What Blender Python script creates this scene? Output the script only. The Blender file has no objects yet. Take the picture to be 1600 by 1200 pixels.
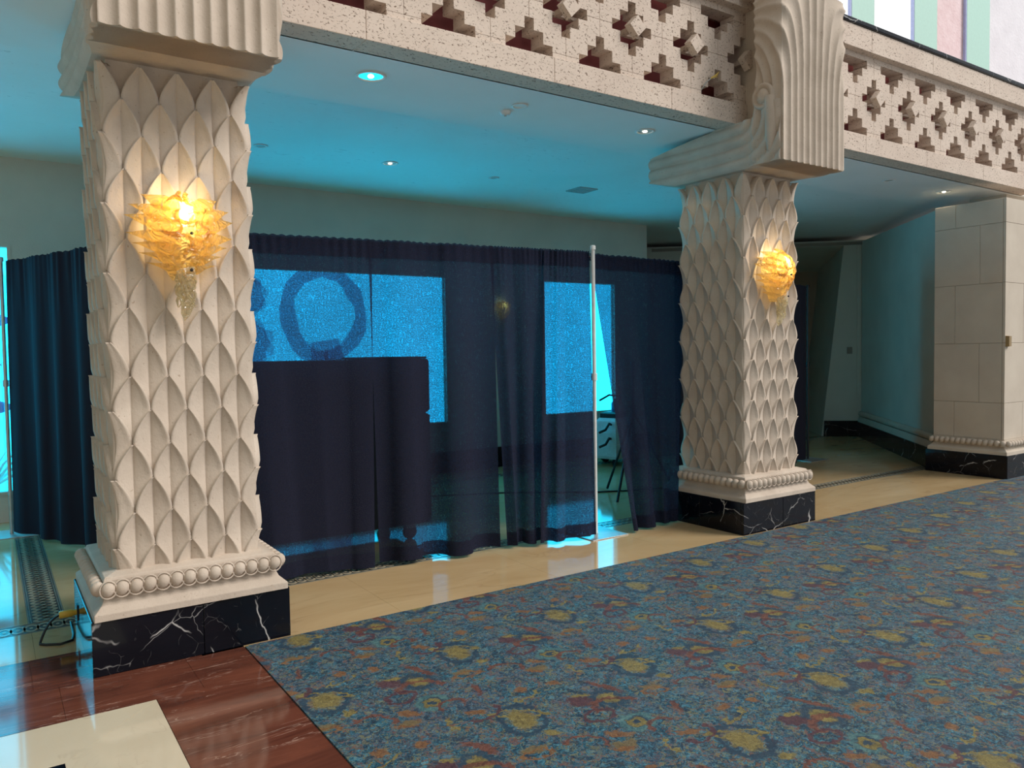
import bpy, bmesh, math, random
from mathutils import Vector, Matrix
random.seed(7)
S = bpy.context.scene
COL = S.collection
PI = math.pi

# ------------------------------------------------------------------ camera
cam_d = bpy.data.cameras.new('camera'); cam = bpy.data.objects.new('camera', cam_d); COL.objects.link(cam)
right = Vector((.828, -.560, -.0152)).normalized()
fwd = Vector((.559, .828, -.0410)); fwd = (fwd - right * fwd.dot(right)).normalized()
up = right.cross(fwd)
m = Matrix((right, up, -fwd)).transposed().to_4x4(); m.translation = (0, 0, 1.6)
cam.matrix_world = m
cam_d.sensor_width = 36; cam_d.lens = 36 * 1213 / 1600; cam_d.clip_start = .05; cam_d.clip_end = 200
S.camera = cam
# ------------------------------------------------------------------ light of the hall
w = bpy.data.worlds.new('hall_daylight'); S.world = w; w.use_nodes = True
bg = w.node_tree.nodes['Background']; bg.inputs[0].default_value = (.93, .97, 1, 1); bg.inputs[1].default_value = .68
sun_d = bpy.data.lights.new('hall_skylight_offscreen', 'SUN'); sun_d.energy = 2.65; sun_d.angle = math.radians(28); sun_d.color = (1, .945, .895)
sun = bpy.data.objects.new('hall_skylight_offscreen', sun_d); COL.objects.link(sun)
sun.rotation_euler = Vector((-.55, .55, -.62)).to_track_quat('-Z', 'Y').to_euler(); sun.location = (4, -3, 8)
S.view_settings.view_transform = 'Standard'; S.view_settings.look = 'None'
S.view_settings.gamma = 1; S.view_settings.exposure = 0.0; S.view_settings.use_curve_mapping = False

# ------------------------------------------------------------------ material helpers
class NT:
    def __init__(s, name):
        s.m = bpy.data.materials.new(name); s.m.use_nodes = True
        s.t = s.m.node_tree; s.n = s.t.nodes; s.l = s.t.links
        s.b = s.n['Principled BSDF']; s.out = s.n['Material Output']
    def new(s, ty, **kw):
        x = s.n.new(ty)
        for k, v in kw.items(): setattr(x, k, v)
        return x
    def put(s, sock, v):
        if hasattr(v, 'is_output') or isinstance(v, bpy.types.NodeSocket): s.l.new(v, sock)
        elif v is not None: sock.default_value = v
    def pos(s): return s.new('ShaderNodeNewGeometry').outputs['Position']
    def uv(s): return s.new('ShaderNodeTexCoord').outputs['UV']
    def math(s, op, a, b=None, c=None, clamp=False):
        x = s.new('ShaderNodeMath', operation=op, use_clamp=clamp); s.put(x.inputs[0], a)
        if b is not None: s.put(x.inputs[1], b)
        if c is not None: s.put(x.inputs[2], c)
        return x.outputs[0]
    def vm(s, op, a, b=None):
        x = s.new('ShaderNodeVectorMath', operation=op); s.put(x.inputs[0], a)
        if b is not None: s.put(x.inputs[1], b)
        return x.outputs['Value'] if op in ('DOT_PRODUCT', 'LENGTH') else x.outputs['Vector']
    def scale(s, v, k):
        x = s.new('ShaderNodeMapping'); s.put(x.inputs[0], v); x.inputs['Scale'].default_value = k; return x.outputs[0]
    def noise(s, v, sc, det=4, rough=.55, dist=0, col=False):
        x = s.new('ShaderNodeTexNoise'); s.put(x.inputs['Vector'], v); x.inputs['Scale'].default_value = sc
        x.inputs['Detail'].default_value = det; x.inputs['Roughness'].default_value = rough; x.inputs['Distortion'].default_value = dist
        return x.outputs['Color' if col else 'Fac']
    def voro(s, v, sc, feat='F1'):
        x = s.new('ShaderNodeTexVoronoi', feature=feat); s.put(x.inputs['Vector'], v); x.inputs['Scale'].default_value = sc
        return x.outputs['Distance']
    def ramp(s, f, stops, interp='LINEAR'):
        x = s.new('ShaderNodeValToRGB'); x.color_ramp.interpolation = interp; s.put(x.inputs[0], f); e = x.color_ramp.elements
        while len(e) < len(stops): e.new(.5)
        for i, (p, c) in enumerate(stops): e[i].position = p; e[i].color = tuple(c) + (1,) if len(c) == 3 else c
        return x.outputs[0]
    def mix(s, f, a, b):
        x = s.new('ShaderNodeMix', data_type='RGBA'); s.put(x.inputs[0], f)
        for k, v in ((6, a), (7, b)):
            if isinstance(v, tuple) and len(v) == 3: v = v + (1,)
            s.put(x.inputs[k], v)
        return x.outputs[2]
    def base(s, c, rough=.6, spec=.5):
        if isinstance(c, tuple) and len(c) == 3: c = c + (1,)
        s.put(s.b.inputs['Base Color'], c); s.put(s.b.inputs['Roughness'], rough); s.b.inputs['Specular IOR Level'].default_value = spec
    def bump(s, h, st=.3, d=.01):
        x = s.new('ShaderNodeBump'); s.put(x.inputs['Height'], h); x.inputs['Strength'].default_value = st; x.inputs['Distance'].default_value = d
        s.l.new(x.outputs[0], s.b.inputs['Normal'])
M = {}
def plain(key, c, rough=.5, metal=0, spec=.5, var=0.06, sc=20):
    t = NT(key); n = t.noise(t.pos(), sc, 3)
    lo = tuple(max(0, x * (1 - var)) for x in c); hi = tuple(min(1, x * (1 + var)) for x in c)
    t.base(t.ramp(n, [(.3, lo), (.7, hi)]), rough, spec); t.b.inputs['Metallic'].default_value = metal
    M[key] = t.m; return t
# cast stone of columns
t = NT('cast_stone'); p = t.pos(); n1 = t.noise(p, 5, 5); n2 = t.noise(p, 120, 3); pit = t.noise(p, 55, 4, .6)
c = t.ramp(n1, [(.3, (.53, .44, .355)), (.7, (.63, .535, .44))])
c = t.mix(t.ramp(pit, [(.27, (1, 1, 1)), (.36, (0, 0, 0))]), c, (.40, .31, .23))
t.base(c, .85, .2); t.bump(t.math('ADD', t.math('MULTIPLY', n2, .4), pit), .35, .006); M['stone'] = t.m
# pitted stone of the balustrade
t = NT('pitted_stone'); p = t.pos(); n1 = t.noise(p, 3, 4); pit = t.noise(t.scale(p, (1, 1, 1.5)), 48, 3, .65, .8)
c = t.ramp(n1, [(.3, (.66, .54, .45)), (.7, (.74, .62, .52))])
pm = t.ramp(pit, [(.36, (1, 1, 1)), (.41, (0, 0, 0))])
c = t.mix(pm, c, (.25, .18, .135)); t.base(c, .85, .2)
t.bump(t.ramp(pit, [(.3, (0, 0, 0)), (.45, (1, 1, 1))]), .5, .006); M['pitted'] = t.m
def marble(key, lo, hi, vein, vw=.02, sc=1.2, rough=.08, grain=(1, 1, 1), vsc=2.0, vamt=.8):
    t = NT(key); p = t.scale(t.pos(), grain); n1 = t.noise(p, sc, 6, .6, .6)
    c = t.ramp(n1, [(.3, lo), (.7, hi)])
    v = t.math('ABSOLUTE', t.math('SUBTRACT', t.noise(p, vsc, 5, .55, 1.2), .5))
    msk = t.math('MULTIPLY', t.ramp(v, [(0, (1, 1, 1)), (vw, (0, 0, 0))]), t.ramp(t.noise(p, vsc * .9, 2), [(.45, (0, 0, 0)), (.62, (1, 1, 1))]))
    c = t.mix(t.math('MULTIPLY', msk, vamt), c, vein)
    t.base(c, rough, .5); M[key] = t.m; return t
marble('beige_marble', (.50, .34, .165), (.63, .46, .25), (.36, .23, .11), .02, 1.6, .07, (.5, 1.3, 1), 1.6, .45)
marble('cream_marble', (.62, .52, .37), (.70, .60, .44), (.45, .36, .25), .012, 1.4, .07, (1, 1, 1), 2.2, .6)
marble('red_marble', (.075, .022, .014), (.21, .068, .038), (.62, .42, .33), .010, 2.2, .09, (.5, 3.2, 1), 3.0, .7)
t = NT('black_marble'); p = t.pos(); c = t.ramp(t.noise(p, 2.5, 5), [(.3, (.002, .003, .006)), (.7, (.006, .007, .012))])
wob_ = t.vm('ADD', p, t.vm('MULTIPLY', t.vm('SUBTRACT', t.noise(p, 5, 3, .6, col=True), (.5, .5, .5)), (.10, .10, .10)))
for sc_, w_, am, th in ((1.5, .0045, .95, .53), (2.6, .003, .55, .55), (11.0, .008, .16, .57)):
    v = t.voro(t.vm('ADD', wob_, (sc_ * 3.1, sc_, .7)), sc_, 'DISTANCE_TO_EDGE')
    msk = t.math('MULTIPLY', t.ramp(v, [(0, (1, 1, 1)), (w_ * 1.6, (0, 0, 0))]), t.ramp(t.noise(p, 3.5 + sc_, 2), [(th - .05, (0, 0, 0)), (th + .06, (1, 1, 1))]))
    c = t.mix(t.math('MULTIPLY', msk, am), c, (.60, .58, .56))
t.base(c, .12, .3); M['black_marble'] = t.m
plain('grout', (.16, .12, .08), .7)
plain('mosaic_dark', (.10, .10, .085), .2); plain('mosaic_light', (.44, .37, .26), .15); plain('mosaic_mid', (.25, .24, .19), .15)
# plasters
t = NT('smooth_plaster'); p = t.pos(); t.base(t.ramp(t.noise(p, 1.5, 3), [(.3, (.84, .86, .84)), (.7, (.89, .90, .89))]), .8, .2); t.bump(t.noise(p, 160, 2), .08, .003); M['ceil'] = t.m
t = NT('trowelled_plaster'); p = t.pos(); q = t.scale(p, (.8, 2.0, 1)); s1 = t.noise(q, 9, 5, .7, 1.2); s2 = t.noise(p, 1.3, 3)
sk = t.math('MULTIPLY', t.ramp(s1, [(.62, (0, 0, 0)), (.66, (1, 1, 1))]), t.ramp(s2, [(.42, (0, 0, 0)), (.6, (1, 1, 1))]))
c = t.mix(t.math('MULTIPLY', sk, .55), t.ramp(s2, [(.3, (.84, .86, .84)), (.7, (.89, .90, .89))]), (.45, .47, .46)); t.base(c, .75, .25); t.bump(s1, .25, .01); M['ceil_rough'] = t.m
t = NT('wall_plaster'); p = t.pos(); t.base(t.ramp(t.noise(p, 2, 4), [(.3, (.56, .56, .49)), (.7, (.63, .62, .54))]), .85, .2); t.bump(t.noise(p, 70, 4), .3, .006); M['wall'] = t.m
t = NT('pier_stone'); p = t.pos(); t.base(t.ramp(t.noise(p, 2.5, 5), [(.3, (.56, .48, .39)), (.7, (.64, .56, .46))]), .85, .2); t.bump(t.noise(p, 90, 4), .25, .005); M['pier'] = t.m
plain('mint_paint', (.46, .72, .62), .6, var=.03); plain('lilac_paint', (.42, .48, .75), .6); plain('grey_frame', (.42, .42, .40), .6)
t = NT('white_stucco'); p = t.pos(); t.base(t.ramp(t.noise(p, 3, 4), [(.3, (.80, .77, .80)), (.7, (.88, .85, .88))]), .85, .2); t.bump(t.noise(p, 14, 5, .6, .8), .5, .02); M['stucco'] = t.m
t = NT('pink_stucco'); p = t.pos(); t.base(t.ramp(t.noise(p, 6, 4), [(.3, (.80, .60, .60)), (.7, (.90, .72, .72))]), .85, .2); t.bump(t.noise(p, 16, 5, .6, .8), .5, .02); M['pink'] = t.m
plain('maroon_wall', (.42, .12, .12), .7, var=.2, sc=6)
plain('white_metal', (.78, .78, .76), .35); plain('grey_metal', (.55, .55, .54), .35, .7); plain('black_plastic', (.012, .012, .014), .45)
plain('case_black', (.012, .013, .016), .55); plain('rubber', (.01, .01, .01), .7); plain('yellow_plastic', (.75, .48, .06), .4)
plain('white_plastic', (.78, .80, .80), .35); plain('blue_plastic', (.05, .25, .55), .35); plain('brass_plate', (.35, .24, .11), .4, .4); plain('grey_plate', (.24, .22, .18), .5)
plain('twig_yellow', (.55, .38, .08), .7); t = NT('rock'); p = t.pos(); t.base(t.ramp(t.noise(p, 7, 4), [(.3, (.03, .08, .13)), (.7, (.08, .16, .22))]), .9, .2)
tr = t.new('ShaderNodeBsdfTransparent'); tr.inputs[0].default_value = (.75, .9, 1, 1); mx = t.new('ShaderNodeMixShader'); mx.inputs[0].default_value = .66  # water haze put into the rock by making it part see-through
t.l.new(t.b.outputs[0], mx.inputs[1]); t.l.new(tr.outputs[0], mx.inputs[2]); t.l.new(mx.outputs[0], t.out.inputs[0]); M['rock'] = t.m
plain('sand', (.5, .5, .4), .9); plain('coral_white', (.75, .78, .8), .8); plain('fish_violet', (.22, .16, .42), .5); plain('fish_pale', (.55, .68, .75), .4)
plain('vent_grey', (.40, .44, .43), .6); plain('dark_hole', (.02, .02, .02), .8)
# fabric : thin open weave, part of the light passes straight through
t = NT('navy_voile'); uv = t.uv()
wv = t.noise(t.scale(uv, (90, 120, 1)), 1, 2, .6); wv2 = t.noise(t.scale(uv, (9, 110, 1)), 1, 2, .6); wv3 = t.noise(t.scale(uv, (70, 22, 1)), 1, 2, .6)
fac = t.math('ADD', t.math('ADD', t.math('MULTIPLY', t.ramp(wv, [(.36, (0, 0, 0)), (.66, (1, 1, 1))]), .12), t.math('MULTIPLY', wv2, .10)), t.math('MULTIPLY', t.ramp(wv3, [(.58, (0, 0, 0)), (.70, (1, 1, 1))]), .10))
fac = t.math('ADD', fac, .015)
df = t.new('ShaderNodeBsdfDiffuse'); df.inputs[0].default_value = (.020, .021, .036, 1)
tl = t.new('ShaderNodeBsdfTranslucent'); tl.inputs[0].default_value = (.012, .013, .022, 1)
ad = t.new('ShaderNodeAddShader'); t.l.new(df.outputs[0], ad.inputs[0]); t.l.new(tl.outputs[0], ad.inputs[1])
tr = t.new('ShaderNodeBsdfTransparent'); tr.inputs[0].default_value = (.42, .78, 1, 1)
mx = t.new('ShaderNodeMixShader'); t.put(mx.inputs[0], fac); t.l.new(ad.outputs[0], mx.inputs[1]); t.l.new(tr.outputs[0], mx.inputs[2])
t.l.new(mx.outputs[0], t.out.inputs[0]); M['voile'] = t.m
t = NT('navy_heavy'); df = t.b; t.base((.020, .021, .036), .9, .15); M['heavy'] = t.m
# lit aquarium water
def water(key, col, st):
    t = NT(key); p = t.pos(); n = t.noise(p, .9, 4, .55, .6)
    e = t.new('ShaderNodeEmission'); t.put(e.inputs[0], t.ramp(n, [(.3, tuple(x * .72 for x in col)), (.7, col)])); e.inputs[1].default_value = st
    t.l.new(e.outputs[0], t.out.inputs[0]); M[key] = t.m
water('water', (.015, .66, 1.0), 5.5)
t = NT('aquarium_glass'); g = t.new('ShaderNodeBsdfGlossy'); g.inputs[1].default_value = .02
tr = t.new('ShaderNodeBsdfTransparent'); tr.inputs[0].default_value = (.88, .97, 1, 1); mx = t.new('ShaderNodeMixShader'); mx.inputs[0].default_value = .04
t.l.new(tr.outputs[0], mx.inputs[1]); t.l.new(g.outputs[0], mx.inputs[2]); t.l.new(mx.outputs[0], t.out.inputs[0]); M['glass'] = t.m
def emis(key, c, st):
    t = NT(key); e = t.new('ShaderNodeEmission'); e.inputs[0].default_value = c + (1,); e.inputs[1].default_value = st
    t.l.new(e.outputs[0], t.out.inputs[0]); M[key] = t.m
emis('daylight_pane', (.96, 1, 1), 1.5); emis('bulb', (1, .85, .5), 22); emis('lamp_white', (1, .92, .70), 9); plain('polished_reflector', (.85, .87, .88), .12, 1.0, var=.02)
# amber art glass
def artglass(key, col, clear, rough, tran):
    t = NT(key); p = t.pos(); h = t.noise(p, 15, 1.5, .4, 2.6)
    bp = t.new('ShaderNodeBump'); t.put(bp.inputs['Height'], h); bp.inputs['Strength'].default_value = 1.0; bp.inputs['Distance'].default_value = .05
    a = t.new('ShaderNodeBsdfTranslucent'); a.inputs[0].default_value = col + (1,); t.l.new(bp.outputs[0], a.inputs[1])
    d = t.new('ShaderNodeBsdfDiffuse'); d.inputs[0].default_value = tuple(x * .6 for x in col) + (1,); t.l.new(bp.outputs[0], d.inputs[2])
    m0 = t.new('ShaderNodeMixShader'); m0.inputs[0].default_value = .25; t.l.new(a.outputs[0], m0.inputs[1]); t.l.new(d.outputs[0], m0.inputs[2])
    tr = t.new('ShaderNodeBsdfTransparent'); tr.inputs[0].default_value = clear + (1,)
    m1 = t.new('ShaderNodeMixShader'); t.put(m1.inputs[0], t.ramp(h, [(.35, (tran * .4,) * 3), (.65, (tran * 1.5,) * 3)])); t.l.new(m0.outputs[0], m1.inputs[1]); t.l.new(tr.outputs[0], m1.inputs[2])
    g = t.new('ShaderNodeBsdfGlossy'); g.inputs[1].default_value = rough; t.l.new(bp.outputs[0], g.inputs['Normal'])
    m2 = t.new('ShaderNodeMixShader'); m2.inputs[0].default_value = .10; t.l.new(m1.outputs[0], m2.inputs[1]); t.l.new(g.outputs[0], m2.inputs[2])
    t.l.new(m2.outputs[0], t.out.inputs[0]); M[key] = t.m
artglass('amber_glass', (1.0, .76, .32), (1, .88, .55), .12, .22); artglass('clear_glass', (.98, .90, .66), (1, .96, .86), .06, .5)

# carpet: repeating printed pattern on a skewed lattice
def carpet_mat():
    t = NT('patterned_carpet'); P0 = t.pos()
    wob = t.vm('SUBTRACT', t.noise(P0, 9, 3, .6, col=True), (.5, .5, .5)); wob2 = t.vm('SUBTRACT', t.noise(P0, 42, 2, .6, col=True), (.5, .5, .5))
    def sc(v, k):
        x = t.new('ShaderNodeVectorMath', operation='SCALE'); t.l.new(v, x.inputs[0]); x.inputs['Scale'].default_value = k; return x.outputs[0]
    P = t.vm('ADD', t.vm('ADD', P0, sc(wob, .060)), sc(wob2, .055))
    A = (.783, .145); B = (.153, .822); det = A[0] * B[1] - A[1] * B[0]
    pq = t.new('ShaderNodeCombineXYZ')
    t.l.new(t.vm('DOT_PRODUCT', P, (B[1] / det, -B[0] / det, 0)), pq.inputs[0]); t.l.new(t.vm('DOT_PRODUCT', P, (-A[1] / det, A[0] / det, 0)), pq.inputs[1]); pq = pq.outputs[0]
    # ground : blues and mauves in fine swirls
    s1 = t.noise(t.scale(P, (1, 1, 1)), 26, 5, .72, 2.2); s2 = t.noise(P, 4.2, 4, .6, 1.0); s3 = t.noise(P, 34, 4, .6, 2.2)
    c = t.ramp(s1, [(.34, (.002, .010, .022)), (.45, (.007, .050, .085)), (.54, (.022, .145, .215)), (.66, (.12, .31, .39))])
    c = t.mix(t.ramp(s2, [(.46, (0, 0, 0)), (.64, (.55,) * 3)]), c, t.ramp(s1, [(.3, (.025, .04, .07)), (.7, (.13, .16, .23))]))
    c = t.mix(t.ramp(s3, [(.56, (0, 0, 0)), (.66, (.75,) * 3)]), c, t.ramp(t.noise(P, 6, 2), [(.40, (.16, .075, .05)), (.5, (.16, .12, .13)), (.60, (.24, .19, .06))]))
    n7 = t.noise(P, 7.5, 2, .5, 3.0); n8 = t.noise(P, 5.0, 2, .5, 2.5)
    c = t.mix(t.math('MULTIPLY', t.ramp(t.math('ABSOLUTE', t.math('SUBTRACT', n7, .5)), [(.012, (1, 1, 1)), (.03, (0, 0, 0))]), .7), c, (.22, .21, .09))
    c = t.mix(t.math('MULTIPLY', t.ramp(t.math('ABSOLUTE', t.math('SUBTRACT', n8, .47)), [(.010, (1, 1, 1)), (.028, (0, 0, 0))]), .75), c, (.005, .02, .05))
    c = t.mix(t.math('MULTIPLY', t.ramp(t.math('ABSOLUTE', t.math('SUBTRACT', n8, .56)), [(.008, (1, 1, 1)), (.022, (0, 0, 0))]), .7), c, (.20, .08, .05))
    YE = ((.10, .075, .02), (.34, .27, .07)); OR = ((.12, .045, .018), (.30, .14, .04)); RU = ((.06, .018, .014), (.24, .08, .045))
    BR = ((.10, .075, .035), (.25, .17, .06)); MA = ((.045, .014, .026), (.13, .045, .05)); TE = ((.01, .07, .10), (.14, .28, .26)); NV = ((.01, .03, .06), (.02, .06, .10))
    # centre, half axes (two vectors), colours, kind: e ellipse / r ring arc
    mot = [((2.652, 2.872), (.05, -.125), (-.105, -.085), NV, 'r', .16), ((2.668, 2.928), (.115, -.055), (-.035, .06), YE, 'r', .20),
        ((2.652, 2.872), (.034, -.087), (-.064, -.051), YE, 'e', 0), ((2.312, 2.67), (.075, -.09), (-.075, -.075), NV, 'e', 0), ((2.312, 2.67), (.040, -.049), (-.041, -.041), YE, 'e', 0),
        ((2.815, 3.124), (.030, -.022), (-.028, -.031), OR, 'e', 0), ((2.981, 3.086), (.025, -.021), (-.023, -.023), OR, 'e', 0), ((2.691, 2.696), (.030, -.024), (-.022, -.021), YE, 'e', 0),
        ((2.547, 2.636), (.058, -.021), (-.026, -.027), BR, 'e', 0), ((2.545, 2.60), (.06, -.03), (-.05, -.02), OR, 'r', .22), ((2.379, 2.778), (.047, -.108), (-.020, -.018), RU, 'e', 0), ((2.184, 2.722), (.055, -.04), (-.03, -.048), MA, 'e', 0),
        ((2.222, 2.762), (.045, -.018), (-.013, -.016), YE, 'e', 0), ((2.29, 2.60), (.12, .0), (-.02, .09), RU, 'R', .20), ((2.501, 2.421), (-.018, -.069), (.022, .008), RU, 'e', 0),
        ((2.261, 2.422), (.072, -.05), (-.06, -.068), NV, 'e', 0), ((2.261, 2.422), (.062, -.044), (-.055, -.06), TE, 'r', .25), ((2.255, 2.42), (.03, -.02), (-.026, -.03), YE, 'r', .4), ((2.327, 2.345), (.075, .01), (-.01, .06), RU, 'R', .22),
        ((2.128, 2.389), (.047, -.042), (-.018, -.018), OR, 'e', 0), ((2.085, 2.307), (.060, -.02), (-.029, -.031), BR, 'e', 0), ((2.06, 2.29), (.05, -.03), (-.012, -.014), OR, 'e', 0), ((2.371, 2.234), (.048, -.031), (-.022, -.02), OR, 'e', 0),
        ((2.649, 2.232), (.075, .007), (-.05, -.045), YE, 'R', .22), ((2.394, 3.017), (-.003, -.055), (-.03, -.01), YE, 'R', .3), ((2.55, 3.02), (.09, .03), (.02, -.06), MA, 'R', .2), ((2.75, 2.55), (.08, -.06), (.05, .05), RU, 'R', .16), ((2.95, 2.70), (.07, .04), (-.05, .05), MA, 'r', .2)]
    for (cx, cy), a, b, (lo, hi), kind, wd in mot:
        p0 = (B[1] * cx - B[0] * cy) / det; q0 = (-A[1] * cx + A[0] * cy) / det
        d = t.vm('SUBTRACT', t.vm('FRACTION', t.vm('SUBTRACT', pq, (p0 - .5 - 20, q0 - .5 - 20, 0))), (.5, .5, 0))
        # (dp,dq) -> metres -> axes of the motif
        dd = a[0] * b[1] - a[1] * b[0]
        i00, i01, i10, i11 = b[1] / dd, -b[0] / dd, -a[1] / dd, a[0] / dd
        r0 = (i00 * A[0] + i01 * A[1], i00 * B[0] + i01 * B[1], 0); r1 = (i10 * A[0] + i11 * A[1], i10 * B[0] + i11 * B[1], 0)
        e0 = t.vm('DOT_PRODUCT', d, r0); e1 = t.vm('DOT_PRODUCT', d, r1)
        rr = t.math('SQRT', t.math('ADD', t.math('MULTIPLY', e0, e0), t.math('MULTIPLY', e1, e1)))
        if kind == 'e': mask = t.ramp(t.math('ADD', rr, t.math('MULTIPLY', t.math('SUBTRACT', s3, .5), .9)), [(.70, (.9,) * 3), (1.0, (0, 0, 0))])
        else:
            k = t.math('ABSOLUTE', t.math('SUBTRACT', rr, .85)); mask = t.ramp(k, [(wd * .5, (.9,) * 3), (wd, (0, 0, 0))])
            if kind == 'R': mask = t.math('MULTIPLY', mask, t.math('GREATER_THAN', e1, -.25))
        c = t.mix(mask, c, t.ramp(s1, [(.35, lo), (.65, hi)]))
    fine = t.noise(P0, 260, 2, .5); c = t.mix(t.ramp(fine, [(.4, (.18,) * 3), (.6, (0, 0, 0))]), c, (.01, .015, .02))
    t.base(c, .62, .45); t.bump(fine, .4, .003); t.b.inputs['Sheen Weight'].default_value = .05; t.b.inputs['Sheen Roughness'].default_value = .45; t.b.inputs['Sheen Tint'].default_value = (.75, .9, 1, 1)
    M['carpet'] = t.m
carpet_mat()

# ------------------------------------------------------------------ mesh helpers
class MB:
    def __init__(s): s.v = []; s.f = []; s.smooth = set()
    def add(s, vs, fs, smooth=False):
        o = len(s.v); s.v += [tuple(x) for x in vs]; k = len(s.f); s.f += [tuple(o + i for i in f) for f in fs]
        if smooth: s.smooth.update(range(k, len(s.f)))
        return s
    def box(s, x0, x1, y0, y1, z0, z1):
        return s.add([(x0, y0, z0), (x1, y0, z0), (x1, y1, z0), (x0, y1, z0), (x0, y0, z1), (x1, y0, z1), (x1, y1, z1), (x0, y1, z1)],
            [(0, 3, 2, 1), (4, 5, 6, 7), (0, 1, 5, 4), (1, 2, 6, 5), (2, 3, 7, 6), (3, 0, 4, 7)])
    def prism(s, pts, off, smooth=False):      # closed polygon (3d points) swept by a vector
        n = len(pts); o = Vector(off); a = [Vector(p) for p in pts]; b = [p + o for p in a]
        return s.add(a + b, [tuple(range(n - 1, -1, -1)), tuple(range(n, 2 * n))] + [(i, (i + 1) % n, n + (i + 1) % n, n + i) for i in range(n)])
    def loft(s, rings, cap=True, closed=True, smooth=False):
        n = len(rings[0]); vs = [p for r in rings for p in r]; fs = []
        for k in range(len(rings) - 1):
            for i in range(n if closed else n - 1):
                j = (i + 1) % n; fs.append((k * n + i, k * n + j, (k + 1) * n + j, (k + 1) * n + i))
        s.add(vs, fs, smooth)
        if cap: s.add(rings[0], [tuple(range(n - 1, -1, -1))]); s.add(rings[-1], [tuple(range(n))])
        return s
    def tube(s, path, r, n=8, cap=True):
        path = [Vector(p) for p in path]; rings = []; prev = None
        for i, p in enumerate(path):
            d = (path[min(i + 1, len(path) - 1)] - path[max(i - 1, 0)]).normalized()
            if prev is None: u = d.orthogonal().normalized()
            else: u = (prev - d * prev.dot(d)).normalized()
            prev = u; w_ = d.cross(u); rr = r[i] if isinstance(r, (list, tuple)) else r
            rings.append([p + (u * math.cos(2 * PI * k / n) + w_ * math.sin(2 * PI * k / n)) * rr for k in range(n)])
        return s.loft(rings, cap, True, True)
    def lathe(s, prof, c, axis='Z', n=24, cap=True):   # prof: (radius, height)
        rings = []
        for r, h in prof:
            ring = []
            for k in range(n):
                a = 2 * PI * k / n; x, y = r * math.cos(a), r * math.sin(a)
                ring.append((c[0] + x, c[1] + y, c[2] + h) if axis == 'Z' else ((c[0] + h, c[1] + x, c[2] + y) if axis == 'X' else (c[0] + y, c[1] + h, c[2] + x)))
            rings.append(ring)
        return s.loft(rings, cap, True, True)
    def grid(s, nu, nv, fn, smooth=True):
        vs = [fn(i / (nu - 1), j / (nv - 1)) for j in range(nv) for i in range(nu)]
        return s.add(vs, [(j * nu + i, j * nu + i + 1, (j + 1) * nu + i + 1, (j + 1) * nu + i) for j in range(nv - 1) for i in range(nu - 1)], smooth)
    def mesh(s, name):
        me = bpy.data.meshes.new(name); me.from_pydata(s.v, [], s.f); me.update()
        if s.smooth:
            me.polygons.foreach_set('use_smooth', [i in s.smooth for i in range(len(s.f))])
        return me
def obj(name, mb, mat, parent=None, loc=None, rot=None, fix=True):
    me = mb if isinstance(mb, bpy.types.Mesh) else mb.mesh(name)
    if not isinstance(mb, bpy.types.Mesh):
        if fix:
            bm = bmesh.new(); bm.from_mesh(me); bmesh.ops.recalc_face_normals(bm, faces=bm.faces[:]); bm.to_mesh(me); bm.free()
        me.materials.append(M[mat])
    o = bpy.data.objects.new(name, me); COL.objects.link(o)
    if parent: o.parent = parent
    if loc is not None: o.location = loc
    if rot is not None: o.rotation_euler = rot
    return o
def thing(name, label, cat, loc=(0, 0, 0), rz=0, group=None):
    o = bpy.data.objects.new(name, None); COL.objects.link(o); o.location = loc; o.rotation_euler = (0, 0, rz); o.empty_display_size = .1
    return tag(o, label, cat, group)
def tag(o, label, cat, group=None, kind=None):
    if label: o['label'] = label
    if cat: o['category'] = cat
    if group: o['group'] = group
    if kind: o['kind'] = kind
    return o
def struct(name, mb, mat, label=None):
    o = obj(name, mb, mat); o['kind'] = 'structure'
    if label: o['label'] = label
    return o
def bev(o, w_=.004, seg=2):
    b = o.modifiers.new('bevel', 'BEVEL'); b.width = w_; b.segments = seg; b.limit_method = 'ANGLE'; b.angle_limit = math.radians(40); return o
def copy_tree(src, parent=None):
    c = src.copy(); COL.objects.link(c); c.parent = parent
    for ch in list(src.children): copy_tree(ch, c)
    return c

# ------------------------------------------------------------------ floor
fl = struct('floor', MB().box(-6, 19, -7, 15, -.12, -.03), 'grout', 'polished marble floor with slab joints')
G = .0007
def slab(name, x0, x1, y0, y1, mat, z=0.0): return obj(name, MB().box(x0 + G, x1 - G, y0 + G, y1 - G, -.03, z), mat, fl)
def slabp(name, pts, mat): return obj(name, MB().prism([(x, y, -.03) for x, y in pts], (0, 0, .03)), mat, fl)
# beige strip between the columns, then the corridor field
xs = [-6, -4.6, -3.4, -2.2, -1.0, .16]
for a, b in zip(xs, xs[1:]): slab('beige_slab', a, b, 4.815, 5.30, 'beige_marble')
slab('beige_slab', .16, .90, 4.815, 5.30, 'beige_marble'); slab('beige_slab', .90, 2.08, 4.335, 5.30, 'beige_marble')
x = 2.08
while x < 13: slab('beige_slab', x, x + 1.22, 4.335, 5.30, 'beige_marble'); x += 1.22
fx = [-6, -4.5, -3.0, -1.5, .15, None, .35] + [.35 + 1.25 * k for k in range(1, 15)]
for i in range(len(fx) - 1):
    a, b = fx[i], fx[i + 1]
    if a is None or b is None: continue
    for y0, y1 in ((5.5, 6.5), (6.5, 7.5), (7.5, 8.35), (8.55, 9.8), (9.8, 11.2), (11.2, 15)): slab('beige_slab', a, b, y0, y1, 'beige_marble')
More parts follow.
